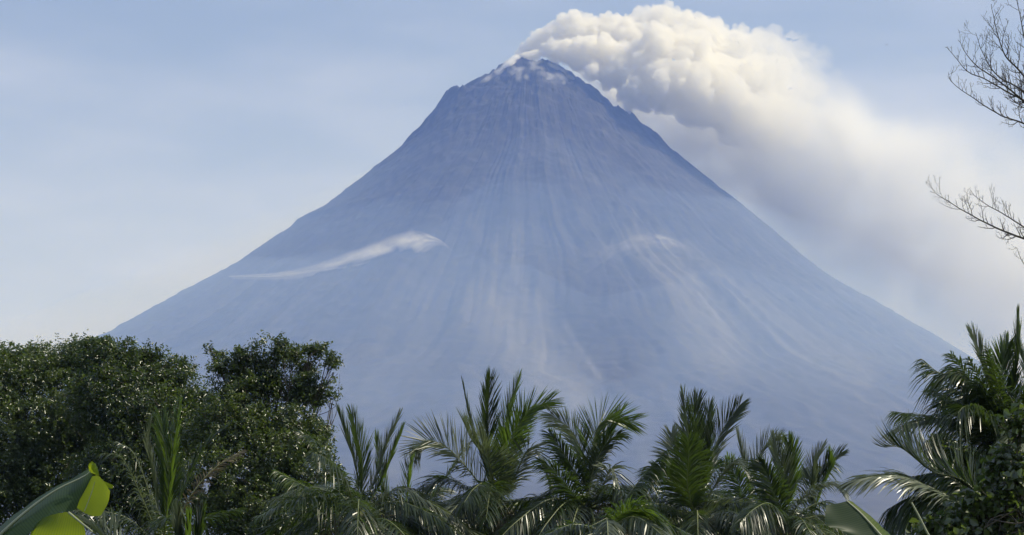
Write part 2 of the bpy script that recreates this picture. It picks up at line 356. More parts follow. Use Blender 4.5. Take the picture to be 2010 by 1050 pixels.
DRIFT = [ # x, y, half width, half height, tilt in degrees, strength, depth
 (1480,260,300,190,-34,.55,120),(1400,270,150,100,-36,1.0,120),(1540,330,180,110,-34,.6,150),(1330,230,180,120,-28,.8,120),(1170,165,80,50,-32,3.0,130),(1235,212,100,60,-36,2.6,150),(1300,270,100,60,-38,1.8,170),(1340,300,120,70,-38,1.2,160),(1430,370,130,80,-38,1.0,180),
 (1620,230,140,90,-35,.5,60),(1640,340,320,220,-30,.36,120),(1700,300,220,120,-30,.3,150),(1520,400,280,150,-38,.5,240),(1650,470,280,170,-32,.4,260),(1820,430,420,280,-24,.34,250),(1760,580,300,220,-25,.34,300),(1960,560,340,280,-20,.34,350),(1930,330,280,100,-14,.16,150),
 (1790,590,60,90,70,.6,300),(1830,560,70,50,20,.4,300),(1930,660,90,50,10,.7,350)]
dv, df = icosphere(4)
dme = bpy.data.meshes.new("drift"); dme.from_pydata(dv.tolist(), [], df.tolist()); dme.materials.append(m_drift)
for (x, y, a_, b_, tl, s, dz) in DRIFT:
    o_ = bpy.data.objects.new("drift", dme); COL.objects.link(o_)
    c = P(x, y, D + dz); o_.parent = plume; o_.location = Vector(c) - plume.location
    o_.scale = (a_ * PXM, 0.6 * (a_ + b_) / 2 * PXM, b_ * PXM); o_.rotation_euler = (0, math.radians(-tl), 0)
    o_.color = (s, s, s, 1)

def slope_depth(px, py):
    """how far away the volcano's surface is behind a photograph pixel"""
    Ys = np.linspace(4500, 9300, 700); pts = np.array([P(px, py, y) for y in Ys])
    r = np.hypot(pts[:, 0] - CX, pts[:, 1] - D); a = np.arctan2(pts[:, 1] - D, pts[:, 0] - CX)
    hit = np.nonzero(pts[:, 2] < hreal(r, a))[0]
    return Ys[hit[0]] if len(hit) else 9000.0
# wisps: small soft ellipsoids of the same drifting smoke
def wisp_chain(name, label, cat, spots, parent=None, kind='stuff'):
    """spots: px, py, half length px, half height px, tilt deg, strength, depth in front of the slope"""
    root = parent or empty(name, tuple(P(spots[0][0], spots[0][1], slope_depth(*spots[0][:2]))))
    if parent is None: tag(root, label, cat, kind=kind)
    ys = [slope_depth(s_[0], s_[1]) for s_ in spots]
    for (x, y, a_, b_, tl, s, off), Y_ in zip(spots, ys):
        o_ = bpy.data.objects.new("wisp", dme_w); COL.objects.link(o_); o_.parent = root
        mpp = Y_ / F_PX; c = P(x, y, Y_ - off); o_.location = Vector(c) - root.location
        o_.scale = (a_ * mpp, max(b_ * 1.6, 10) * mpp, b_ * mpp); o_.rotation_euler = (0, math.radians(-tl), 0); o_.color = (s * WF, s * WF, s * WF, 1)
WF = 3.2
dv2, df2 = icosphere(3)
dme_w = bpy.data.meshes.new("wisp"); dme_w.from_pydata(dv2.tolist(), [], df2.tolist()); dme_w.materials.append(m_drift)
def cloud_lens(top, bot, name, label, thick, dens, seed=0, off=125):
    """a thin closed veil of cloud just off the slope: thickest below its upper edge, thinning to nothing all round"""
    nu, nv = 110, 26
    T = curve_pts2(top, nu); B = curve_pts2(bot, nu); s_ = np.linspace(0, 1, nu)[:, None]; v_ = np.linspace(0, 1, nv)[None, :]
    px = T[:, :1] * (1 - v_) + B[:, :1] * v_; py = T[:, 1:] * (1 - v_) + B[:, 1:] * v_
    dk = np.array([slope_depth(*T[i]) for i in range(nu)]); dk = np.convolve(np.pad(dk, 6, mode='edge'), np.ones(13) / 13, 'valid')
    pr_v = np.interp(v_, [0, .10, .24, .42, .7, 1], [0, .28, .9, .85, .45, 0]); end = np.interp(s_, [0, .25, .6, .80, .90, 1], [.05, .3, .75, 1, .4, .03])
    streak = 0.8 + 1.3 * fbm(s_ * 14 + seed - v_ * 3, v_ * 7 + s_ * 3, 1.5, 4)
    H_ = np.maximum(thick * pr_v * end * streak, 0.4)
    f = np.empty((nu, nv, 3)); b = np.empty((nu, nv, 3))
    for i in range(nu):
        for j in range(nv):
            f[i, j] = P(px[i, j], py[i, j], dk[i] - off - H_[i, j]); b[i, j] = P(px[i, j], py[i, j], dk[i] - off)
    n_ = nu * nv; g_ = grid_faces(nu, nv); e = []
    for j in range(nv - 1):
        e.append((j + 1, j, n_ + j, n_ + j + 1)); k = (nu - 1) * nv + j; e.append((k, k + 1, n_ + k + 1, n_ + k))
    for i in range(nu - 1):
        k = i * nv; e.append((k, k + nv, n_ + k + nv, n_ + k)); k = i * nv + nv - 1; e.append((k + nv, k, n_ + k, n_ + k + nv))
    m, t, pv = vol_mat("thin_cloud", (0.99, 0.985, 0.975), dens, 0.2)
    o_ = mesh_obj(name, np.concatenate([f.reshape(-1, 3), b.reshape(-1, 3)]), np.concatenate([g_, g_[:, ::-1] + n_, np.array(e)]), m, origin=f[nu // 2, nv // 2])
    bm = bmesh.new(); bm.from_mesh(o_.data); bmesh.ops.recalc_face_normals(bm, faces=bm.faces)
    if bm.calc_volume(signed=True) < 0: bmesh.ops.reverse_faces(bm, faces=bm.faces)
    bm.to_mesh(o_.data); bm.free(); tag(o_, label, "cloud", kind='stuff'); return o_
def curve_pts2(p, n):
    p = np.asarray(p, float); t_ = np.linspace(0, len(p) - 1, n); q = np.stack([np.interp(t_, range(len(p)), p[:, k]) for k in (0, 1)], 1)
    k_ = np.ones(9) / 9; r = np.stack([np.convolve(np.pad(q[:, k], 4, mode='reflect', reflect_type='odd'), k_, 'valid') for k in (0, 1)], 1); return r
cloud_lens([(350,550),(430,541),(480,538),(540,534),(600,523),(650,507),(700,487),(745,467),(785,456),(812,450),(832,455),(860,466),(880,482)],
           [(350,552),(430,548),(480,549),(540,552),(600,550),(650,546),(700,540),(745,534),(785,528),(815,520),(842,490),(868,480),(886,492)], "slope_cloud", "long thin white cloud wisp lying across the left flank of the volcano", 105, 0.016, 1)
cloud_lens([(1140,508),(1170,488),(1200,472),(1235,458),(1270,454),(1300,458),(1325,467),(1352,482)],
           [(1150,560),(1185,545),(1215,525),(1245,505),(1275,492),(1305,492),(1330,490),(1362,494)], "slope_cloud", "small faint cloud wisp on the right flank of the volcano", 50, 0.009, 4)
# thin smoke spilling over the summit
sp = [(955,158,22,9,40,.9,0),(975,145,26,10,40,1.4,0),(998,128,24,12,42,2.5,0),(1012,118,16,12,30,4,-20),(1035,138,34,10,-10,.14,40),(1068,145,26,9,-15,.25,40),(1100,150,26,9,-20,.3,40),(1080,158,40,14,5,.12,40),(1050,122,24,8,10,.4,40),(1090,132,24,8,-24,.6,30),
      (1018,150,10,20,0,.3,60),(1120,152,22,7,-30,.5,40)]
rw = np.random.RandomState(5)
for k in range(16):
    x = rw.uniform(1008, 1122); sp.append((x, 128 + (x - 1040) ** 2 * .0022 + rw.uniform(0, 26), rw.uniform(7, 17), rw.uniform(4, 9), rw.uniform(-50, 30), rw.uniform(.25, .8), 35))
wisp_chain("wisp", None, None, sp, parent=plume)

# ================================================================ vegetation
def leaf_mat(name, dark, light, trans, rough, tr=0.35, spec=0.5, scale=1.3, coat=0.0):
    m, t, o = new_mat(name)
    b = nd(t, "ShaderNodeBsdfPrincipled"); b.inputs['Roughness'].default_value = rough; b.inputs['Specular IOR Level'].default_value = spec
    b.inputs['Coat Weight'].default_value = coat; b.inputs['Coat Roughness'].default_value = 0.15
    tl = nd(t, "ShaderNodeBsdfTranslucent"); tl.inputs['Color'].default_value = (*trans, 1)
    g = nd(t, "ShaderNodeNewGeometry"); n1 = nd(t, "ShaderNodeTexNoise"); n1.inputs['Scale'].default_value = scale; n1.inputs['Detail'].default_value = 4
    t.links.new(g.outputs['Position'], n1.inputs['Vector'])
    oi = nd(t, "ShaderNodeObjectInfo"); ad = nd(t, "ShaderNodeMath", operation='MULTIPLY_ADD'); ad.inputs[1].default_value = 0.22; ad.inputs[2].default_value = -0.11
    t.links.new(oi.outputs['Random'], ad.inputs[0]); a2 = nd(t, "ShaderNodeMath", operation='ADD'); t.links.new(n1.outputs['Fac'], a2.inputs[0]); t.links.new(ad.outputs[0], a2.inputs[1])
    t.links.new(ramp(t, a2.outputs[0], [(0.3, dark), (0.7, light)]), b.inputs['Base Color'])
    mx = nd(t, "ShaderNodeMixShader"); mx.inputs[0].default_value = tr
    t.links.new(b.outputs[0], mx.inputs[1]); t.links.new(tl.outputs[0], mx.inputs[2]); t.links.new(mx.outputs[0], o.inputs[0])
    return m
M_PALM = leaf_mat("palm_leaf", (0.014, 0.027, 0.008), (0.042, 0.064, 0.018), (0.12, 0.20, 0.025), 0.30, 0.25, 0.6)
M_YOUNG = leaf_mat("young_palm_leaf", (0.024, 0.046, 0.010), (0.065, 0.098, 0.020), (0.17, 0.28, 0.03), 0.34, 0.38, 0.55)
M_PALE = leaf_mat("pale_palm_leaf", (0.05, 0.07, 0.034), (0.15, 0.175, 0.105), (0.18, 0.24, 0.08), 0.32, 0.25, 0.75)
M_DRY = leaf_mat("dry_palm_leaf", (0.10, 0.085, 0.05), (0.22, 0.19, 0.12), (0.20, 0.15, 0.06), 0.6, 0.25, 0.3)
M_RACHIS = leaf_mat("palm_rachis", (0.10, 0.13, 0.04), (0.22, 0.24, 0.10), (0.1, 0.1, 0.02), 0.4, 0.0)
M_LEAF = leaf_mat("broad_leaf", (0.020, 0.038, 0.010), (0.075, 0.105, 0.028), (0.12, 0.20, 0.03), 0.32, 0.25, 0.85, scale=0.7)
M_LEAF2 = leaf_mat("bright_broad_leaf", (0.038, 0.062, 0.016), (0.10, 0.13, 0.034), (0.20, 0.29, 0.045), 0.32, 0.3, 0.85, scale=0.9)
M_DARK = leaf_mat("undergrowth_leaf", (0.009, 0.018, 0.006), (0.022, 0.038, 0.011), (0.08, 0.14, 0.02), 0.4, 0.2, 0.5, scale=0.8)
def bark_mat(name, c0, c1, sc=14):
    m, t, o = new_mat(name); b = nd(t, "ShaderNodeBsdfPrincipled", i_Roughness=0.9); n1 = nd(t, "ShaderNodeTexNoise", i_Scale=float(sc), i_Detail=6.0); g = nd(t, "ShaderNodeTexCoord")
    t.links.new(g.outputs['Object'], n1.inputs['Vector']); t.links.new(ramp(t, n1.outputs['Fac'], [(0.35, c0), (0.65, c1)]), b.inputs['Base Color']); t.links.new(b.outputs[0], o.inputs[0]); return m
M_BARK = bark_mat("bark", (0.05, 0.04, 0.03), (0.14, 0.12, 0.09)); M_PTRUNK = bark_mat("palm_trunk", (0.10, 0.085, 0.06), (0.22, 0.19, 0.14), 8)
M_TWIG = bark_mat("bare_twig", (0.035, 0.028, 0.024), (0.085, 0.07, 0.055), 20)

def nrm(a): return a / np.maximum(np.linalg.norm(a, axis=-1, keepdims=True), 1e-9)
def curve_pts(ctrl, n):
    """smooth curve through the control points"""
    c = np.asarray(ctrl, float)
    if len(c) == 2: return c[0] + (c[1] - c[0]) * np.linspace(0, 1, n)[:, None]
    pts = np.vstack([2 * c[0] - c[1], c, 2 * c[-1] - c[-2]]); m = len(c) - 1
    tt = np.linspace(0, m, n); k = np.minimum(tt.astype(int), m - 1); f = (tt - k)[:, None]
    p0, p1, p2, p3 = pts[k], pts[k + 1], pts[k + 2], pts[k + 3]
    q = 0.5 * (2 * p1 + (p2 - p0) * f + (2 * p0 - 5 * p1 + 4 * p2 - p3) * f**2 + (3 * p1 - p0 - 3 * p2 + p3) * f**3)
    d = np.concatenate([[0], np.cumsum(np.linalg.norm(np.diff(q, axis=0), axis=1))])
    s = np.linspace(0, d[-1], n)
    return np.stack([np.interp(s, d, q[:, i]) for i in range(3)], 1)
def tube(pts, rad, sides=5):
    pts = np.asarray(pts); n = len(pts); tg = nrm(np.gradient(pts, axis=0))
    ref = np.array([0.13, 0.31, 0.94]); a = nrm(np.cross(tg, ref)); b = np.cross(tg, a)
    an = np.linspace(0, 2 * math.pi, sides, endpoint=False)
    V = pts[:, None] + (a[:, None] * np.cos(an)[None, :, None] + b[:, None] * np.sin(an)[None, :, None]) * np.broadcast_to(rad, n)[:, None, None]
    return V.reshape(-1, 3), grid_faces(n, sides, True)
class Buf:
    def __init__(s): s.v, s.f, s.m, s.k = [], [], [], 0
    def add(s, V, Q, mi=0):
        s.v.append(V); s.f.append(Q + s.k); s.m.append(np.full(len(Q), mi)); s.k += len(V)
    def build(s, name, mats, parent=None, smooth=False, origin=None):
        return mesh_obj(name, np.concatenate(s.v), np.concatenate(s.f), mats, parent, origin, smooth, np.concatenate(s.m))

rng = np.random.RandomState(11)
def frond_geo(buf, ctrl, length_leaf=0.75, pairs=62, twist=0.0, ang=(64, 24), fold=0.35, droop=0.5, bare=0.14, width=0.035, toward=None, side_len=(1, 1), azim=None, torn=0.0, ragged=0.12):
    length_leaf *= 1.32; pairs = int(pairs * 1.7)
    n = 60; c = curve_pts(ctrl, n); tg = nrm(np.gradient(c, axis=0))
    a = c[-1] - c[0] if azim is None else np.asarray(azim, float); a = np.array([a[0], a[1], 0.0])
    if np.linalg.norm(a) < 0.15: a = np.array([1.0, 0.4, 0])
    a = nrm(a); s0 = np.cross(a, [0, 0, 1.0])
    s = nrm(s0 - tg * (tg @ s0)[:, None]); nn_ = np.cross(s, tg)
    tw = math.radians(twist) * np.linspace(0.4, 1.0, n)[:, None]
    s, nn_ = s * np.cos(tw) + nn_ * np.sin(tw), nn_ * np.cos(tw) - s * np.sin(tw)
    L_ = np.linalg.norm(np.diff(c, axis=0), axis=1).sum()
    buf.rachis = tube(c, np.interp(np.linspace(0, 1, n), [0, 0.12, 0.5, 1], [0.045, 0.028, 0.016, 0.004]) * min(1.2, L_ / 3.6), 5)
    for sd in (-1, 1):
        u = np.linspace(bare, 0.995, pairs) + rng.uniform(-.3, .3, pairs) / pairs; u = np.clip(u, 0, 1)
        keep = rng.rand(pairs) > torn; u = u[keep]; m = len(u)
        x = u * (n - 1); i = np.minimum(x.astype(int), n - 2); f = (x - i)[:, None]
        pick = lambda A: A[i] * (1 - f) + A[i + 1] * f
        p, T, S, N = pick(c), nrm(pick(tg)), nrm(pick(s)), nrm(pick(nn_))
        q = np.clip((u - bare) / (1 - bare), 0, 1)
        al = np.radians(ang[0] + (ang[1] - ang[0]) * q**1.1 + rng.normal(0, 5, m))[:, None]
        fo = (fold + rng.normal(0, ragged, m))[:, None]
        d = nrm(np.cos(al) * T + np.sin(al) * (sd * S * np.cos(fo) + N * np.sin(fo)))
        ll = length_leaf * side_len[0 if sd < 0 else 1] * np.interp(q, [0, .12, .4, .7, .9, 1], [.55, .8, 1, .85, .6, .38]) * rng.uniform(.86, 1.08, m)
        dr = (droop * rng.uniform(.6, 1.4, m))[:, None] * ll[:, None]
        ts = np.array([0, .33, .68, 1.0]); wd = np.array([.5, 1, .8, .06]) * width
        g = np.array([0, 0, -1.0])
        P_ = p[:, None] + d[:, None] * (ll[:, None] * ts)[..., None] + g * (dr * ts**2)[..., None]
        wv = nrm(np.cross(d, N * np.cos(.4) + sd * S * np.sin(.4)) + 0.35 * rng.normal(size=(m, 3)))
        W = wv[:, None] * (wd / 2)[None, :, None] * (ll[:, None, None] / length_leaf) ** .5
        VV = np.stack([P_ - W, P_ + W], 2).reshape(-1, 3)
        base = (np.arange(m) * 8)[:, None, None]; k = np.arange(3)[None, :, None] * 2
        QQ = (base + k + np.array([0, 1, 3, 2])[None, None]).reshape(-1, 4)
        buf.add(VV, QQ, 0)
def finish_frond(b, mat, root):
    o_ = b.build("frond", [mat], root)
    V, Q = b.rachis; r = mesh_obj("rachis", V, Q, M_RACHIS, origin=np.array(root.location), smooth=True); r.location = (0, 0, 0); r.parent = o_
def pxcurve(pts, Y): return [P(x, y, Y + (dz if len(r) else 0)) for x, y, *r in pts for dz in [r[0] if r else 0]]

def palm(base_px, Y, fronds, label, nfill=10, fill_len=3.6, seed=0, fill_mats=None, fill_el=(-25, 55), trunk_r=0.14, lean=0.0, group="young coconut palms in a row", fill_az=None):
    """a coconut palm: crown apex seen at base_px, Y metres away; fronds follow the photograph, the rest fill its crown"""
    global rng
    rng = np.random.RandomState(seed)
    apex = P(base_px[0], base_px[1], Y)
    foot = apex.copy(); foot[2] = 0; foot[0] += lean
    root = empty("coconut_palm", tuple(foot)); tag(root, label, "palm tree", group)
    h = apex[2]
    hh = np.linspace(0, 1, 24); c = foot + (apex - foot) * hh[:, None]; c[:, 0] += lean * 0.3 * np.sin(hh * math.pi)
    rad = trunk_r * (1.25 - 0.35 * hh) + 0.012 * np.sin(hh * 60); rad[0] *= 1.3
    V, Q = tube(c, rad, 10); mesh_obj("trunk", V, Q, M_PTRUNK, root, smooth=True)
    for fr in fronds:
        kw = dict(fr[1]) if len(fr) > 1 else {}
        mat = kw.pop('mat', M_PALM)
        ctrl = pxcurve(fr[0], Y)
        if kw.pop('root', True): ctrl = [apex + np.array([0, 0, -0.1])] + ctrl
        if 'azim' not in kw: kw['azim'] = ctrl[-1] - apex
        b = Buf(); frond_geo(b, ctrl, **kw); finish_frond(b, mat, root)
    nfill = int(nfill * 1.6)
    for k in range(nfill):
        az = 2 * math.pi * (k + rng.uniform(-.3, .3)) / nfill if fill_az is None else math.radians(rng.uniform(*fill_az))
        el = math.radians(rng.uniform(*fill_el)); Lf = fill_len * rng.uniform(.8, 1.1)
        a = np.array([math.cos(az), math.sin(az), 0]); z = np.array([0, 0, 1.0])
        dd = a * math.cos(el) + z * math.sin(el); sag = Lf * rng.uniform(.25, .5) * math.cos(el)
        ctrl = [apex - z * .15, apex + dd * Lf * .35, apex + dd * Lf * .7 - z * sag * .45, apex + dd * Lf * .98 - z * sag]
        old = k % 7 == 5
        if old: ctrl = [apex - z * .15, apex + a * Lf * .22 - z * .1, apex + a * Lf * .42 - z * Lf * .35, apex + a * Lf * .45 - z * Lf * .75]
        b = Buf(); mt = M_DRY if old else (M_PALM if k % 4 else M_PALE)
        frond_geo(b, ctrl, length_leaf=0.62 * Lf / 3.6, pairs=56, droop=rng.uniform(.35, .8), fold=rng.uniform(-.2, .4), twist=rng.uniform(-35, 35), torn=(.35 if old else rng.choice([0, .05, .25])), ragged=rng.uniform(.1, .3))
        finish_frond(b, mt, root)
    return root

def leaf_cloud(centers, normals, size, aspect, rg, bend=0.25):
    """folded leaves (two quads each) at the centres"""
    m = len(centers)
    n_ = nrm(normals); t0 = nrm(np.cross(n_, rg.normal(size=(m, 3)))); b_ = np.cross(n_, t0)
    s = (size * rg.uniform(.65, 1.25, m))[:, None]
    l, w_ = t0 * s, b_ * s * aspect
    up = n_ * s * aspect * bend
    base = centers - l * .5; tip = centers + l * .5 - n_ * s * .10
    mid1 = centers - l * .12; m2 = centers + l * .2
    a1 = mid1 + w_ * .5 + up; c1 = mid1 - w_ * .5 + up
    a2 = m2 + w_ * .38 + up * .7; c2 = m2 - w_ * .38 + up * .7
    V = np.stack([base, a1, a2, tip, c2, c1], 1).reshape(-1, 3)
    k = (np.arange(m) * 6)[:, None]
    Q = np.concatenate([k + np.array([0, 1, 2, 3]), k + np.array([0, 3, 4, 5])])
    return V, Q

def broad_tree(name, label, cat, Y, foot_px, blobs, n_leaf, leaf=0.10, aspect=.42, mats=(M_LEAF,), seed=1, depth=1.0, group=None, trunk_r=.22, shell=.45, fork_h=.4, clus=14, crown="crown", spread=.17, sprig=None):
    """blobs: (px, py, radius x, radius y in photograph pixels, depth offset)"""
    rg = np.random.RandomState(seed)
    foot = P(foot_px, 1000, Y); foot[2] = 0
    root = empty(name, tuple(foot)); tag(root, label, cat, group)
    mpp = Y / F_PX
    C_ = np.array([P(x, y, Y + dz) for x, y, a, b, dz in blobs]); Rr = np.array([(a * mpp, (a + b) / 2 * mpp * depth, b * mpp) for x, y, a, b, dz in blobs])
    area = np.array([(r[0] * r[2]) for r in Rr]); pr_ = area / area.sum()
    ncl = n_leaf // clus
    ib = rg.choice(len(blobs), ncl, p=pr_)
    d = nrm(rg.normal(size=(ncl, 3))); rad = 1 - np.abs(rg.normal(0, shell, ncl)); rad = np.clip(rad, 0.05, 1.12)
    # push and pull the outline so it is uneven
    lump = 1 + 0.22 * fbm(d[:, 0] * 2.3 + ib * 3.1, d[:, 1] * 2.3, d[:, 2] * 2.3 + seed, 3)
    cc = C_[ib] + d * Rr[ib] * (rad * lump)[:, None]
    hole = fbm(cc[:, 0] * 1.1 + seed * 9, cc[:, 1] * 1.1, cc[:, 2] * 1.1, 3)
    cc, d, ib = cc[hole > -0.34], d[hole > -0.34], ib[hole > -0.34]
    cc = cc[cc[:, 2] > 0.3]; d = d[:len(cc)]
    # twig sprays: leaves strung along a short upward-outward twig
    m = len(cc)
    td = nrm(d * 0.7 + rg.normal(size=(m, 3)) * 0.6 + np.array([0, 0, .55]))
    tl = spread * rg.uniform(.6, 1.9, m)
    rep = np.repeat(np.arange(m), clus); uu = rg.uniform(-.6, 1, len(rep))
    pos = cc[rep] + td[rep] * (tl[rep] * uu)[:, None] + rg.normal(size=(len(rep), 3)) * (spread * .42 * (1.05 - .5 * uu))[:, None]
    nr_ = rg.normal(size=(len(rep), 3)) * .75 + np.array([0, 0, .6]) + d[rep] * .35
    V, Q = leaf_cloud(pos, nr_, leaf, aspect, rg)
    mi = (np.repeat(rg.randint(0, len(mats), m), clus) if len(mats) > 1 else np.zeros(len(rep), int))
    mesh_obj(crown, V, Q, list(mats), root, midx=np.concatenate([mi, mi]))
    # trunk, limbs and twigs
    b = Buf(); top = C_.mean(0); fork = foot + (top - foot) * fork_h
    V, Q = tube(curve_pts([foot, (foot + fork) / 2 + rg.normal(size=3) * .08, fork], 12), np.linspace(trunk_r * 1.3, trunk_r * .8, 12), 9); b.add(V, Q)
    tips = []
    for c_, r_ in zip(C_, Rr):
        midp = fork + (c_ - fork) * .5 + rg.normal(size=3) * .25 + np.array([0, 0, .1])
        cv = curve_pts([fork, midp, c_ + np.array([0, 0, r_[2] * .3])], 14); V, Q = tube(cv, np.linspace(trunk_r * .22, .008, 14), 6); b.add(V, Q)
        for q in range(9):
            e = c_ + nrm(rg.normal(size=3) + np.array([0, 0, .4])) * r_ * .85; st = cv[rg.randint(9, 14)]
            cv2 = curve_pts([st, (st + e) / 2 + rg.normal(size=3) * .12 * np.linalg.norm(e - st), e], 9); V, Q = tube(cv2, np.linspace(.014, .004, 9), 4); b.add(V, Q)
    sel = rg.permutation(m)[:900]
    for j in sel:
        V, Q = tube(np.array([cc[j] - td[j] * tl[j] * 1.5, cc[j], cc[j] + td[j] * tl[j]]), np.array([.008, .006, .002]), 3); b.add(V, Q)
    b.build("trunk", [M_BARK], root, smooth=True)
    return root

# ---- broadleaf trees on the left
broad_tree("broadleaf_tree", "wide dark broadleaf tree filling the left edge of the photo", "tree", 78, 40,
    [(30,760,110,80,0),(130,720,95,55,1),(-60,740,90,70,0),(60,860,130,90,-1),(-20,960,120,100,-1),(160,840,90,90,-1),(120,960,120,100,-1),(25,705,55,32,1),(165,690,45,26,1)],
    95000, leaf=.125, seed=5, mats=(M_LEAF, M_LEAF, M_LEAF2), depth=.9, group="broadleaf trees behind the palms", trunk_r=.3)
broad_tree("broadleaf_tree", "rounded dark broadleaf tree with a domed top below the left slope of the volcano", "tree", 74, 290,
    [(225,715,80,48,0),(300,740,85,50,0),(335,790,70,70,0),(220,790,95,75,-1),(300,850,110,90,-1.5),(250,950,120,100,-2),(190,685,45,22,.5),(355,735,32,35,.5),(385,830,60,70,-.5),(285,705,50,25,0)],
    100000, leaf=.12, seed=8, mats=(M_LEAF, M_LEAF, M_LEAF2), depth=.9, group="broadleaf trees behind the palms", trunk_r=.28)
broad_tree("broadleaf_tree", "dark broadleaf tree with a loose open top and a branch tip reaching right", "tree", 70, 520,
    [(485,695,26,24,0),(503,674,22,16,0),(470,720,30,26,0),(432,697,24,8,.4),(412,686,10,6,.4),(430,722,24,18,0),(520,715,26,26,0),(548,680,12,16,0),(560,705,28,22,0),(575,695,26,18,0),(612,688,24,12,.3),(632,684,12,9,.3),(600,722,30,16,.4),(650,712,18,14,0),(655,735,14,12,0),(640,757,28,16,0),(612,765,24,14,0),(625,782,30,16,0),(655,785,14,12,0),(530,745,36,24,0),(598,748,34,16,0),(580,775,44,22,0),(500,750,40,26,0),
     (480,780,75,55,0),(560,845,85,50,-.5),(450,850,90,80,-1),(560,920,110,75,-1.5),(430,960,110,90,-2),(610,870,45,50,-.5),(520,1010,140,70,-2)],
    85000, leaf=.115, seed=12, mats=(M_LEAF, M_LEAF2), depth=.8, group="broadleaf trees behind the palms", trunk_r=.26, shell=.5, spread=.15)

# ---- coconut palms, left to right.  Frond points: photograph x, y, depth offset (m) from the palm
UP = dict(ang=(26, 12), fold=.3, droop=.05, length_leaf=.62, pairs=54, bare=.22)
def U(mat=M_PALM, **k): d = dict(UP, mat=mat); d.update(k); return d
def A(mat=M_PALM, **k): d = dict(mat=mat); d.update(k); return d
palm((320, 1075), 52, [
    ([(335,930,0),(345,850,.1),(352,795,.2)], U(M_YOUNG, ang=(34,14), length_leaf=.6)),
    ([(330,950,.2),(322,860,.4),(315,815,.5)], U(M_YOUNG, ang=(30,14))),
    ([(290,960,-.4),(262,890,-.6),(232,868,-.7)], A(M_PALE, length_leaf=.5, twist=25, droop=.9, pairs=30, width=.03)),
    ([(280,980,-.8),(240,900,-1.2),(205,890,-1.4)], A(M_PALE, length_leaf=.5, droop=1.0, pairs=26, width=.03)),
    ([(360,960,.3),(400,880,.5),(440,840,.6)], U(M_PALM, ang=(24,12), length_leaf=.5)),
    ([(370,980,.3),(420,920,.6),(475,885,.9)], A(M_DRY, length_leaf=.35, twist=-30, pairs=34, width=.03)),
    ([(300,930,0),(290,880,0),(292,830,0)], U(M_PALE, ang=(36,16)))],
    "small palm with dry and pale fronds in front of the broadleaf trees", nfill=12, fill_len=2.6, seed=21, fill_el=(-30, 40), group=None)
palm((705, 1010), 58, [
    ([(700,930,0),(685,870,-.1),(668,815,-.2)], U(ang=(30,12), length_leaf=.7)),
    ([(712,930,.1),(704,870,.2),(691,815,.2)], U(M_YOUNG, ang=(24,12), length_leaf=.7)),
    ([(665,930,-.4),(620,870,-.8),(590,848,-1)], A(length_leaf=.7, twist=30, droop=.6)),
    ([(650,980,-.7),(590,950,-1.2),(545,925,-1.5)], A(M_YOUNG, length_leaf=.75, droop=.9, twist=35)),
    ([(735,940,.3),(755,880,.4),(782,817,.5)], U(M_PALE, ang=(34,12), length_leaf=.6)),
    ([(740,960,.2),(770,890,.3),(788,845,.4)], U(M_YOUNG, ang=(30,14))),
    ([(780,960,-.3),(840,985,-.5),(900,1020,-.8)], A(M_PALE, length_leaf=.7, droop=.7))],
    "coconut palm with two narrow spear fronds standing up beside the broadleaf trees", nfill=13, fill_len=3.8, seed=31, fill_el=(-35, 45))
palm((790, 1050), 63, [
    ([(800,960,0),(810,900,.1),(840,870,.3)], U(M_YOUNG, ang=(40,20))),
    ([(760,980,-.3),(745,900,-.4),(740,860,-.5)], U(M_YOUNG)),
    ([(860,960,0),(900,900,.2),(930,860,.4)], A(length_leaf=.6, twist=20))],
    "low dark coconut palm, second from the broadleaf trees", nfill=12, fill_len=3.6, seed=33, fill_el=(-30, 50))
palm((975, 990), 60, [
    ([(950,910,0),(925,830,-.2),(908,750,-.3)], U(ang=(20,9), length_leaf=.42, pairs=60)),
    ([(962,900,.2),(958,820,.3),(962,742,.3)], U(ang=(30,12), length_leaf=.75)),
    ([(985,900,.2),(995,820,.3),(1016,745,.4)], U(M_YOUNG, ang=(26,12), length_leaf=.72)),
    ([(1000,890,.1),(1030,815,.1),(1080,786,0)], A(M_YOUNG, length_leaf=.85, ang=(55,20), twist=60, droop=.1, fold=.2)),
    ([(990,900,-.7),(1010,850,-1.2),(1040,800,-1.5)], A(M_YOUNG, length_leaf=.7, ang=(45,20), twist=40, droop=.2)),
    ([(960,910,-1),(930,870,-1.6),(918,850,-2.0)], A(M_PALE, length_leaf=1.05, ang=(62,25), twist=60, droop=0.0, fold=.5, width=.036)),
    ([(930,935,-.5),(880,880,-.9),(838,865,-1.1),(815,885,-1.2)], A(M_PALE, length_leaf=.95, ang=(78,30), twist=75, droop=.08, fold=.3, pairs=70, width=.036)),
    ([(1010,935,-.6),(1040,880,-.9),(1070,920,-1.1),(1080,960,-1.1)], A(M_PALE, length_leaf=.7, droop=.3, twist=20)),
    ([(920,960,-.5),(870,940,-.8),(830,960,-1)], A(length_leaf=.8, droop=.6, twist=20))],
    "tallest of the middle palms, its upper fronds fanned above a pale curled one", nfill=15, fill_len=3.8, seed=41, fill_el=(-35, 35))
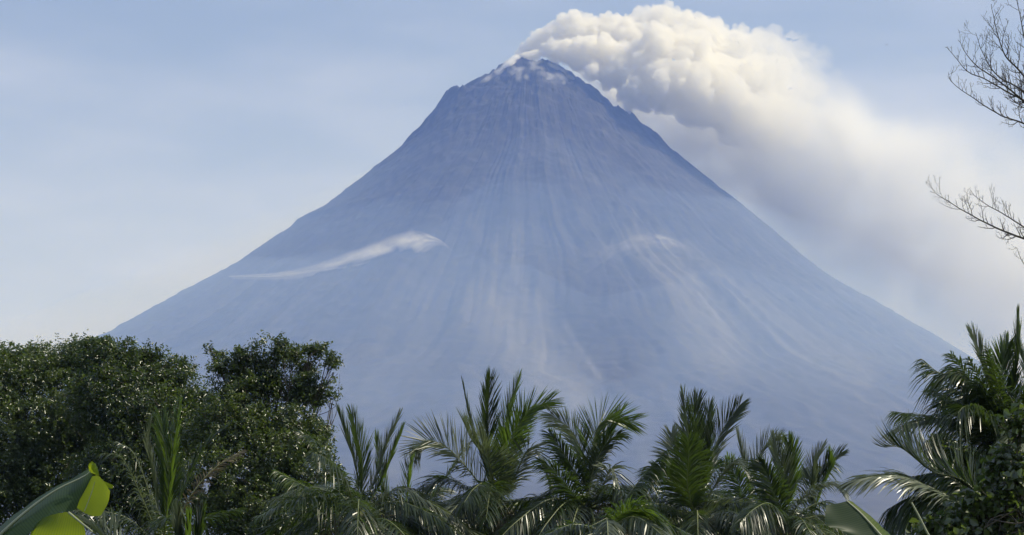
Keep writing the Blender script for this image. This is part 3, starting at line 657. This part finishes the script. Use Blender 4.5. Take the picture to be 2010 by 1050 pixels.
palm((1150, 985), 59, [
    ([(1150,920,0),(1125,850,0),(1080,812,0)], A(M_PALE, length_leaf=.75, twist=-70, ang=(50,24), droop=.25)),
    ([(1130,930,-.3),(1100,880,-.5),(1078,850,-.6)], A(length_leaf=.6, twist=-40, ang=(48,24), droop=.4)),
    ([(1160,900,0),(1180,830,0),(1245,826,0)], A(M_YOUNG, length_leaf=.85, twist=60, ang=(52,25), droop=.1, fold=.3)),
    ([(1170,910,.3),(1195,850,.4),(1215,812,.5)], U(M_YOUNG, ang=(38,16), length_leaf=.8)),
    ([(1165,920,-.2),(1190,870,-.3),(1218,850,-.4)], A(length_leaf=.7, twist=30, ang=(50,22))),
    ([(1185,950,-.6),(1200,920,-.8),(1222,975,-1),(1225,1010,-1)], A(M_PALE, length_leaf=.6, droop=.5)),
    ([(1105,960,.4),(1060,980,.6),(1010,1015,.8)], A(length_leaf=.5, droop=.8)),
    ([(1130,975,-.8),(1090,925,-1.2),(1060,905,-1.3)], A(length_leaf=.6, twist=-20))],
    "coconut palm whose top bends over to the right like a crest", nfill=14, fill_len=3.7, seed=51, fill_el=(-40, 20))
palm((1190, 1030), 50, [
    ([(1225,985,0),(1265,930,.1),(1305,885,.2)], A(length_leaf=.55, ang=(60,24), droop=1.0, fold=-.5, side_len=(1, .7))),
    ([(1220,1010,-.4),(1260,1000,-.6),(1300,1030,-.8)], A(M_YOUNG, length_leaf=.7, twist=30))],
    "low palm with one slanting frond leaning right across the gap", nfill=9, fill_len=2.6, seed=55, fill_el=(-40, 10), fill_az=(-180, 20))
palm((1368, 1010), 58, [
    ([(1362,920,0),(1350,840,-.1),(1342,778,-.2)], U(M_PALM, ang=(42,14), length_leaf=.7)),
    ([(1370,910,.1),(1362,840,.2),(1368,785,.3)], U(ang=(38,12), length_leaf=.75)),
    ([(1380,910,.1),(1385,850,.3),(1392,800,.4)], U(ang=(36,14), length_leaf=.7)),
    ([(1390,920,0),(1415,850,0),(1452,795,0)], A(length_leaf=.8, ang=(45,18), twist=70, droop=.1)),
    ([(1345,930,-.3),(1325,890,-.5),(1318,850,-.6)], A(M_PALE, length_leaf=.7, twist=-50, ang=(50,20), droop=.2)),
    ([(1335,960,-.4),(1310,930,-.8),(1280,915,-1.2)], A(length_leaf=.75, twist=-35, droop=.4)),
    ([(1350,960,-1),(1352,900,-1.8),(1350,860,-2.3)], A(length_leaf=.8, ang=(55,25), droop=.3)),
    ([(1405,950,-.3),(1440,910,-.5),(1470,930,-.6)], A(M_PALE, length_leaf=.7, droop=.5))],
    "bushy coconut palm with an upright feathery top right of the open gap", nfill=15, fill_len=3.8, seed=61, fill_el=(-40, 35))
palm((1475, 1010), 66, [
    ([(1465,930,0),(1455,890,0),(1448,858,0)], U(M_PALE, ang=(44,20), length_leaf=.75)),
    ([(1480,930,.2),(1500,880,.3),(1530,858,.3)], A(length_leaf=.75, twist=60, ang=(50,22), droop=.1)),
    ([(1450,950,-.3),(1430,910,-.5),(1415,905,-.7)], A(M_YOUNG, length_leaf=.7, twist=-50, ang=(55,25)))],
    "coconut palm set back between two taller palms", nfill=12, fill_len=3.6, seed=65, fill_el=(-35, 40))
palm((1545, 1020), 57, [
    ([(1538,950,0),(1528,900,-.1),(1522,862,-.2)], U(M_PALE, ang=(40,16), length_leaf=.62)),
    ([(1550,940,.1),(1552,900,.2),(1548,868,.2)], U(M_YOUNG, ang=(30,14), length_leaf=.62)),
    ([(1520,970,-.4),(1505,930,-.6),(1490,905,-.7)], A(length_leaf=.7, twist=-40, ang=(52,22))),
    ([(1575,980,-.2),(1620,950,-.3),(1650,960,-.4)], A(M_PALE, length_leaf=.6, droop=.6))],
    "coconut palm with a bright yellow-green tip", nfill=12, fill_len=3.2, seed=71, fill_el=(-40, 35))
palm((1592, 1030), 61, [
    ([(1592,960,0),(1595,920,.1),(1612,880,.2)], U(M_PALE, ang=(38,14), length_leaf=.62)),
    ([(1600,970,.1),(1618,920,.2),(1652,888,.3)], A(length_leaf=.65, twist=60, ang=(42,18), droop=.1)),
    ([(1605,980,0),(1625,930,.1),(1628,895,.1)], U(M_YOUNG))],
    "slim coconut palm, rightmost of the middle row", nfill=9, fill_len=2.8, seed=75, fill_el=(-45, 30))
# ---- the big palms on the right
palm((1990, 900), 46, [
    ([(1960,800,0),(1935,720,0),(1908,652,0)], A(M_PALE, length_leaf=.6, ang=(40,16), twist=55, droop=.1)),
    ([(1975,790,.1),(1968,720,.2),(1980,672,.3)], U(M_YOUNG, ang=(40,18), length_leaf=.6)),
    ([(1990,780,0),(1998,700,0),(2000,622,0)], U(ang=(34,12), length_leaf=.62)),
    ([(2010,790,0),(2025,700,0),(2040,640,0)], U(ang=(34,12), length_leaf=.62)),
    ([(1935,790,-.3),(1885,735,-.5),(1845,732,-.6),(1812,706,-.6)], A(length_leaf=.72, ang=(62,20), droop=.9, fold=-.3, twist=-10)),
    ([(1940,800,0),(1900,740,0),(1870,720,0)], A(length_leaf=.8, ang=(60,25), droop=.8, fold=-.2)),
    ([(1930,840,-.4),(1860,790,-.7),(1850,800,-.9)], A(length_leaf=.8, droop=.8)),
    ([(1920,860,-.2),(1850,825,-.3),(1800,828,-.4),(1745,850,-.4)], A(M_PALE, length_leaf=.45, twist=25, ang=(52,20), droop=.45)),
    ([(1950,850,-.8),(1900,800,-1.4),(1880,810,-1.8)], A(length_leaf=.9, droop=.8)),
    ([(1960,840,.5),(1900,780,.8),(1850,760,1)], A(length_leaf=.8, droop=.8)),
    ([(1940,930,-.5),(1880,890,-.9),(1840,900,-1.2)], A(length_leaf=.8, droop=.7))],
    "tall dense coconut palm at the right edge below the bare branches", nfill=42, fill_len=3.1, seed=81, fill_el=(-50, 60), trunk_r=.17, group="large palms at the right edge")
palm((2085, 880), 49, [
    ([(2050,800,0),(2020,740,0),(2005,690,0)], U(length_leaf=.62)), ([(2040,820,0),(1985,790,0),(1950,800,0)], A(length_leaf=.7, droop=.7))],
    "coconut palm mostly cut off by the right edge, its fronds tangled with its neighbour", nfill=26, fill_len=3.0, seed=83, fill_el=(-50, 45), group="large palms at the right edge")
palm((1990, 1050), 40, [
    ([(1880,985,0),(1780,938,0),(1720,935,0),(1668,945,0)], A(M_PALE, length_leaf=.62, ang=(60,22), droop=.35, fold=.1, twist=18, pairs=70, bare=.3)),
    ([(1900,950,.3),(1830,925,.5),(1770,880,.6),(1735,878,.6)], A(length_leaf=.6, ang=(62,30), droop=-.35, fold=.5, twist=20, pairs=66, bare=.3)),
    ([(1900,1000,0),(1800,975,0),(1740,1000,0)], A(length_leaf=.6, droop=1.0, fold=-.3)),
    ([(1900,960,.3),(1840,930,.3),(1790,935,.3)], A(length_leaf=.5, droop=.9, fold=-.3))],
    "low palm with one long arching frond reaching left from the right edge", nfill=12, fill_len=2.6, seed=85, fill_el=(-30, 20), group="large palms at the right edge")

# ---- near fronds poking into the bottom edge
palm((235, 1150), 24, [
    ([(225,1090,0),(200,1040,0),(175,1018,0)], A(M_PALE, length_leaf=.3, ang=(38,18), twist=80, droop=0, width=.024, pairs=12)),
    ([(235,1090,.1),(225,1050,.1),(228,1020,.1)], A(M_PALE, length_leaf=.3, ang=(38,18), twist=80, droop=0, width=.024, pairs=12))],
    "small palm seedling with whitish leaflets poking up beside the banana leaf", nfill=5, fill_len=.7, seed=91, group=None, trunk_r=.05, fill_el=(10, 60))
palm((372, 1150), 26, [
    ([(372,1100,0),(370,1050,0),(372,1020,0)], U(M_YOUNG, ang=(30,14), length_leaf=.33, width=.04, pairs=20)),
    ([(380,1100,.1),(390,1040,.1),(398,1002,.1)], U(M_PALM, ang=(24,12), length_leaf=.3, width=.04, pairs=20)),
    ([(360,1100,.1),(350,1040,.1),(348,1000,.1)], U(M_PALE, ang=(24,12), length_leaf=.3, width=.04, pairs=20))],
    "small green palm seedling at the bottom edge under the broadleaf trees", nfill=5, fill_len=.7, seed=93, group=None, trunk_r=.05, fill_el=(20, 60))

# ---- shrubs
for args in [
    ("dark shrub behind the leftmost middle palms", 72, 700, [(640,990,80,50,0),(720,1010,90,50,0),(620,1060,100,60,0),(760,1060,90,50,0)], 15000, 101, (M_DARK,)),
    ("dark shrub behind the tallest middle palm", 74, 930, [(860,1030,80,40,0),(950,1020,90,45,0),(1030,1045,70,40,0)], 13000, 102, (M_DARK,)),
    ("dark shrub behind the bent palm", 73, 1150, [(1110,1040,70,40,0),(1180,1050,70,35,0)], 9000, 103, (M_DARK,)),
    ("dark shrub behind the bushy palm", 72, 1400, [(1330,1040,80,45,0),(1420,1030,80,50,0),(1500,1040,70,45,0)], 13000, 104, (M_DARK,))]:
    broad_tree("shrub", args[0], "shrub", args[1], args[2], args[3], args[4], leaf=.13, seed=args[5], mats=args[6], group="dark shrubs behind the palms", trunk_r=.08, crown="foliage")
broad_tree("shrub", "leafy shrub with heart-shaped leaves in the lower right corner", "shrub", 37, 1960, [(1950,1010,70,50,0),(1990,940,40,60,0),(2005,840,18,22,0),(1920,1030,60,35,0),(1890,1050,40,30,-.3),(2000,1020,50,60,-.5),(1850,1060,60,25,0)],
    5200, leaf=.15, aspect=.75, seed=105, mats=(M_LEAF, M_LEAF2), group=None, trunk_r=.07, clus=8, crown="foliage", spread=.2)
broad_tree("shrub", "small leafy bush showing behind the fronds of the tall right palm", "shrub", 50, 1850, [(1850,885,32,28,0),(1880,910,40,35,0),(1840,870,16,14,0)],
    2600, leaf=.11, aspect=.6, seed=106, mats=(M_LEAF2, M_LEAF), group=None, trunk_r=.06, clus=8, crown="foliage", spread=.14)

# ---- banana plants
def banana_mat(name='banana_leaf', c0=(0.052, 0.092, 0.020), c1=(0.060, 0.100, 0.024), t0=(0.30, 0.42, 0.012), t1=(0.42, 0.52, 0.016), tr=0.6, freq=130):
    m, t, o = new_mat(name)
    b = nd(t, "ShaderNodeBsdfPrincipled", i_Roughness=0.5); b.inputs['Specular IOR Level'].default_value = 0.3; tl = nd(t, "ShaderNodeBsdfTranslucent"); at = nd(t, "ShaderNodeAttribute", attribute_name="vein")
    w_ = nd(t, "ShaderNodeMath", operation='SINE'); mu = nd(t, "ShaderNodeMath", operation='MULTIPLY'); mu.inputs[1].default_value = freq
    t.links.new(at.outputs['Fac'], mu.inputs[0]); t.links.new(mu.outputs[0], w_.inputs[0])
    mr_ = nd(t, "ShaderNodeMapRange"); mr_.inputs['From Min'].default_value = -1; t.links.new(w_.outputs[0], mr_.inputs['Value'])
    t.links.new(ramp(t, mr_.outputs[0], [(0, c0), (0.35, c1), (1, c1)]), b.inputs['Base Color'])
    t.links.new(ramp(t, mr_.outputs[0], [(0, t0), (0.35, t1), (1, t1)]), tl.inputs['Color'])
    mx = nd(t, "ShaderNodeMixShader"); mx.inputs[0].default_value = tr
    t.links.new(b.outputs[0], mx.inputs[1]); t.links.new(tl.outputs[0], mx.inputs[2]); t.links.new(mx.outputs[0], o.inputs[0]); return m
M_BAN = banana_mat()
M_BAN_SHADED = banana_mat('shaded_banana_leaf', (0.022, 0.046, 0.020), (0.044, 0.078, 0.038), (0.10, 0.17, 0.012), (0.14, 0.23, 0.015), 0.35, 330)  # darker, less translucent copy of the leaf: the blade's shade put into its colour
M_DEEP = banana_mat("deep_green_banana_leaf", (0.016, 0.036, 0.014), (0.032, 0.060, 0.022), (0.03, 0.06, 0.01), (0.05, 0.09, 0.015), 0.2, 200)
M_MID = leaf_mat("banana_midrib", (0.30, 0.33, 0.18), (0.45, 0.47, 0.30), (0.3, 0.35, 0.1), 0.4, 0.1)
def sheet(rows, Y, name, parent, mat=M_BAN, nu=24, nv=16, wav=0.01):
    """a leaf surface through rows of photograph points (x, y, depth offset); each row runs across the blade"""
    R_ = [curve_pts([P(x, y, Y + z) for x, y, z in r], nv) for r in rows]
    G = np.stack([curve_pts([r[j] for r in R_], nu) for j in range(nv)], 1)
    G = G + wav * np.sin(np.linspace(0, 40, nu))[:, None, None] * np.array([.3, .5, .6]) * np.abs(np.linspace(-1, 1, nv))[None, :, None]
    o_ = mesh_obj(name, G.reshape(-1, 3), grid_faces(nu, nv), mat, parent, smooth=True)
    a_ = o_.data.attributes.new("vein", 'FLOAT', 'POINT'); a_.data.foreach_set('value', np.repeat(np.linspace(0, 1, nu), nv).astype(np.float32))
    return o_
def rib(pts, Y, r0, r1, parent, name="midrib", mat=None):
    c = curve_pts([P(x, y, Y + z) for x, y, z in pts], 20); V, Q = tube(c, np.linspace(r0, r1, 20), 6); return mesh_obj(name, V, Q, mat or M_MID, parent, smooth=True)
YB = 18
foot = P(-70, 1000, YB); foot[2] = 0
ban = empty("banana_plant", tuple(foot)); tag(ban, "banana plant with one big folded leaf glowing yellow-green in the lower left corner", "banana plant", "banana plants")
V, Q = tube(curve_pts([foot, foot + [0, 0, .8], P(-55, 1110, YB)], 12), np.linspace(.12, .05, 12), 12); mesh_obj("stem", V, Q, M_PTRUNK, ban, smooth=True)
rib([(-55,1110,0),(-10,1060,0),(50,1005,0),(110,962,0),(165,935,0),(182,920,0)], YB, .018, .004, ban)
# upper half of the blade: leans back, its shade painted in as a darker green
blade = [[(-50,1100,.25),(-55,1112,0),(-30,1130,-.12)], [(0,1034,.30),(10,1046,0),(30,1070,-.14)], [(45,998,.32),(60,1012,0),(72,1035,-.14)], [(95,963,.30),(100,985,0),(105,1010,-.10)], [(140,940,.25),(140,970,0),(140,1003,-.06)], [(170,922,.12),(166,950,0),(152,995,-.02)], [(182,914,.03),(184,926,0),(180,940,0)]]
sheet(blade, YB, "blade", ban, mat=M_BAN_SHADED)
# the hanging folds: light comes through them
sheet([[(150,996,-.02),(158,975,-.01),(180,935,0)], [(165,1006,-.10),(180,978,-.09),(193,934,-.06)], [(182,1013,-.16),(197,980,-.15),(206,948,-.13)], [(198,1012,-.21),(212,987,-.21),(216,964,-.20)]], YB, "blade_fold", ban, wav=.003)
sheet([[(52,1066,-.12),(66,1035,-.13),(84,1016,-.12)], [(90,1075,-.24),(100,1040,-.24),(112,1008,-.20)], [(130,1080,-.36),(136,1040,-.35),(138,1006,-.30)], [(165,1085,-.46),(168,1050,-.45),(162,1024,-.40)]], YB, "blade_fold", ban, wav=.003)
rib([(135,1006,-.32),(158,1025,-.42),(182,1044,-.48)], YB, .010, .007, ban, "side_rib")
rib([(166,1003,-.12),(178,972,-.10),(187,944,-.05)], YB, .004, .002, ban, "side_rib")
sheet([[(175,926,0),(184,930,-.01),(195,934,-.01)], [(174,912,-.01),(182,916,-.02),(192,920,-.01)], [(180,905,-.01),(183,907,-.02),(188,911,-.01)]], YB, "leaf_tip", ban, wav=.002, nu=10)
sheet([[(200,942,0),(204,946,0),(208,952,0)], [(212,948,0),(213,952,0),(214,958,0)], [(222,952,0),(222,955,0),(221,959,0)]], YB, "leaf_tip", ban, wav=.001, nu=8)
YC = 30
foot = P(1760, 1000, YC); foot[2] = 0
ban2 = empty("banana_plant", tuple(foot)); tag(ban2, "banana plant with a dark drooping leaf and pale stalk at lower right", "banana plant", "banana plants")
V, Q = tube(curve_pts([foot, foot + [.02, 0, .9], P(1765, 1095, YC)], 12), np.linspace(.14, .06, 12), 12); mesh_obj("stem", V, Q, M_PTRUNK, ban2, smooth=True)
rib([(1765,1095,0),(1728,1050,0),(1690,1008,0),(1662,983,0)], YC, .022, .008, ban2)
sheet([[(1765,1095,0),(1740,1090,-.05),(1700,1085,-.1)], [(1722,1048,0),(1690,1050,-.1),(1650,1040,-.2)], [(1700,1018,0),(1665,1030,-.1),(1624,1034,-.2)], [(1678,997,0),(1645,1012,-.1),(1620,1012,-.18)], [(1662,984,0),(1645,988,-.05),(1622,992,-.1)]], YC, "blade", ban2, nu=20, mat=M_DEEP)
sheet([[(1765,1095,0),(1772,1085,.1),(1780,1080,.2)], [(1728,1052,0),(1738,1046,.1),(1748,1050,.22)], [(1700,1018,0),(1712,1016,.1),(1722,1026,.22)], [(1662,984,0),(1672,984,.04),(1678,990,.08)]], YC, "blade", ban2, nu=20)
rib([(1768,1095,0),(1835,1090,.1),(1812,1030,.1),(1789,986,.1)], YC, .02, .012, ban2, "stalk")

# ---- bare tree reaching in from the right
def bare_tree(Y):
    rg = np.random.RandomState(4)
    trunk_x = 2260; foot = P(trunk_x, 1000, Y); foot[2] = 0
    root = empty("bare_tree", tuple(foot)); tag(root, "leafless tree whose thin dark branches reach in from the upper right edge", "tree")
    top = P(trunk_x + 60, -420, Y)
    b = Buf(); V, Q = tube(curve_pts([foot, (foot + top) / 2 + [.1, 0, 0], top], 20), np.linspace(.15, .008, 20), 10); b.add(V, Q); b.build("trunk", [M_TWIG], root, smooth=True)
    MP = Y / F_PX
    def twigs(bf, c, rad, lvl, length):
        n = len(c); L_ = np.linalg.norm(c[-1] - c[0])
        k = max(2, int(L_ / (MP * (12 if lvl == 0 else 9))))
        for q in range(k):
            i = int(n * (0.22 + 0.76 * (q + rg.uniform(0, .8)) / k)); i = min(i, n - 2)
            tg = nrm(c[i + 1] - c[i]); side = nrm(np.cross(tg, [0, 1.0, 0])) * rg.choice([-1, 1], p=[.22, .78])
            if side[2] < 0 and rg.rand() < .6: side = -side
            dd = nrm(tg * rg.uniform(.5, 1.0) + side * rg.uniform(.5, .95) + np.array([0, rg.normal() * .5, .25]))
            ln = length * rg.uniform(.3, 1.35) * (1.0 - .5 * i / n)
            e = c[i] + dd * ln; m_ = c[i] + dd * ln * .5 + rg.normal(size=3) * ln * .07 + np.array([0, 0, -.04 * ln])
            e2 = e + np.array([0, 0, .12 * ln])
            cv = curve_pts([c[i], m_, e2], 10); cv[1:-1] += rg.normal(size=(8, 3)) * ln * .012
            r0 = min(rad[i] * .7, .0085 if lvl == 0 else .005)
            V, Q = tube(cv, np.linspace(r0, .0018, 10), 4); bf.add(V, Q)
            if lvl < 2 and ln > MP * 12: twigs(bf, cv, np.linspace(r0, .0018, 10), lvl + 1, ln * .55)
    BR = [([(trunk_x,420,0),(2120,300,0),(2010,150,0),(1975,110,0),(1958,60,0),(1946,8,0)], .030, 70),
          ([(trunk_x,430,.2),(2100,290,.2),(2015,185,.2),(1960,150,.2),(1930,105,.1),(1915,64,0)], .028, 60),
          ([(trunk_x,440,-.2),(2100,290,-.2),(2010,200,-.2),(1960,160,-.3),(1915,130,-.3),(1890,100,-.3),(1880,78,-.3)], .030, 60),
          ([(trunk_x,450,0),(2120,300,0),(2030,212,0),(1980,180,.1),(1935,155,.2),(1900,140,.2),(1878,115,.2),(1858,92,.2)], .026, 50),
          ([(trunk_x,460,.3),(2120,300,.3),(2010,246,.3),(1960,226,.3),(1905,190,.3),(1872,165,.3),(1862,142,.3)], .022, 45),
          ([(trunk_x,640,0),(2120,520,0),(2010,470,0),(1950,447,0),(1890,416,0),(1850,392,0),(1825,376,0)], .026, 55),
          ([(trunk_x,630,.2),(2120,520,.2),(2010,446,.2),(1975,425,.2),(1940,405,.2),(1912,385,.2),(1905,372,.2)], .022, 50),
          ([(trunk_x,660,0),(2120,560,0),(2030,540,0),(2005,515,0),(1992,485,0)], .018, 30),
          ([(trunk_x,400,-.3),(2120,260,-.3),(2030,130,-.3),(2010,80,-.3),(2000,30,-.3),(1990,-20,-.3)], .03, 60),
          ([(trunk_x,400,0),(2120,290,0),(2050,260,0),(2012,250,0),(2000,240,0)], .015, 20),
          ([(trunk_x,500,0),(2380,330,1),(2500,180,1.6),(2570,60,2)], .03, 60),([(trunk_x+10,300,0),(2360,100,-1),(2420,-100,-1.6),(2450,-260,-2)], .028, 60),([(trunk_x+20,100,0),(2180,-60,.6),(2130,-240,1),(2110,-380,1.2)], .026, 60),
          ([(trunk_x,620,0),(2400,520,-1.2),(2520,430,-2),(2620,390,-2.4)], .028, 60),([(trunk_x+20,60,0),(2330,-120,1.5),(2400,-320,2.2),(2420,-480,2.6)], .022, 60)]
    for pts, r0, tl in BR:
        bf = Buf(); c = curve_pts([P(x, y, Y + z) for x, y, z in pts], 60); c[4:-1] += np.cumsum(rg.normal(size=(55, 3)) * .0018, 0)
        rad = np.interp(np.linspace(0, 1, 60), [0, .45, .7, 1], [r0 * 1.3, r0 * .62, r0 * .36, .0025]); V, Q = tube(c, rad, 6); bf.add(V, Q)
        twigs(bf, c, rad, 0, tl * MP); bf.build("branch", [M_TWIG], root, smooth=True)
bare_tree(26)

# ---- birds far off
def bird(px, py, Y, span, label):
    c = P(px, py, Y); root_b = None
    prof_ = [(-.5, .0), (-.38, .05), (-.2, .075), (0, .08), (.2, .06), (.36, .045), (.46, .03), (.56, .004)]
    V, Q = tube(np.array([[x * .42 * span, 0, 0] for x, _ in prof_]), np.array([max(.004, r) * .42 * span * 1.2 for _, r in prof_]), 8)
    b = Buf(); b.add(V, Q)
    for s in (-1, 1):
        rows = [(0, .09, -.06, .0), (.18, .10, -.05, .07), (.36, .07, -.06, .09), (.5, .0, -.05, .05)]
        W = []
        for y, f, r, z in rows: W += [[f * span, s * y * span, z * span], [r * span, s * y * span, z * span + .004], [r * span, s * y * span, z * span - .006], [f * span, s * y * span, z * span - .010]]
        W = np.array(W); q = []
        for i in range(3):
            for j in range(4): q.append([i * 4 + j, i * 4 + (j + 1) % 4, (i + 1) * 4 + (j + 1) % 4, (i + 1) * 4 + j])
        b.add(W, np.array(q))
    V = np.concatenate(b.v); a = .7; Rz = np.array([[math.cos(a), -math.sin(a), 0], [math.sin(a), math.cos(a), 0], [0, 0, 1]])
    o_ = mesh_obj("bird", V @ Rz.T + c, np.concatenate(b.f), M_TWIG, origin=c, smooth=True)
    tag(o_, label, "bird", "birds in the sky")
bird(1740, 88, 260, .42, "tiny dark bird against the blue sky right of the smoke plume")
bird(1530, 588, 300, .26, "tiny dark bird in front of the right slope of the volcano")
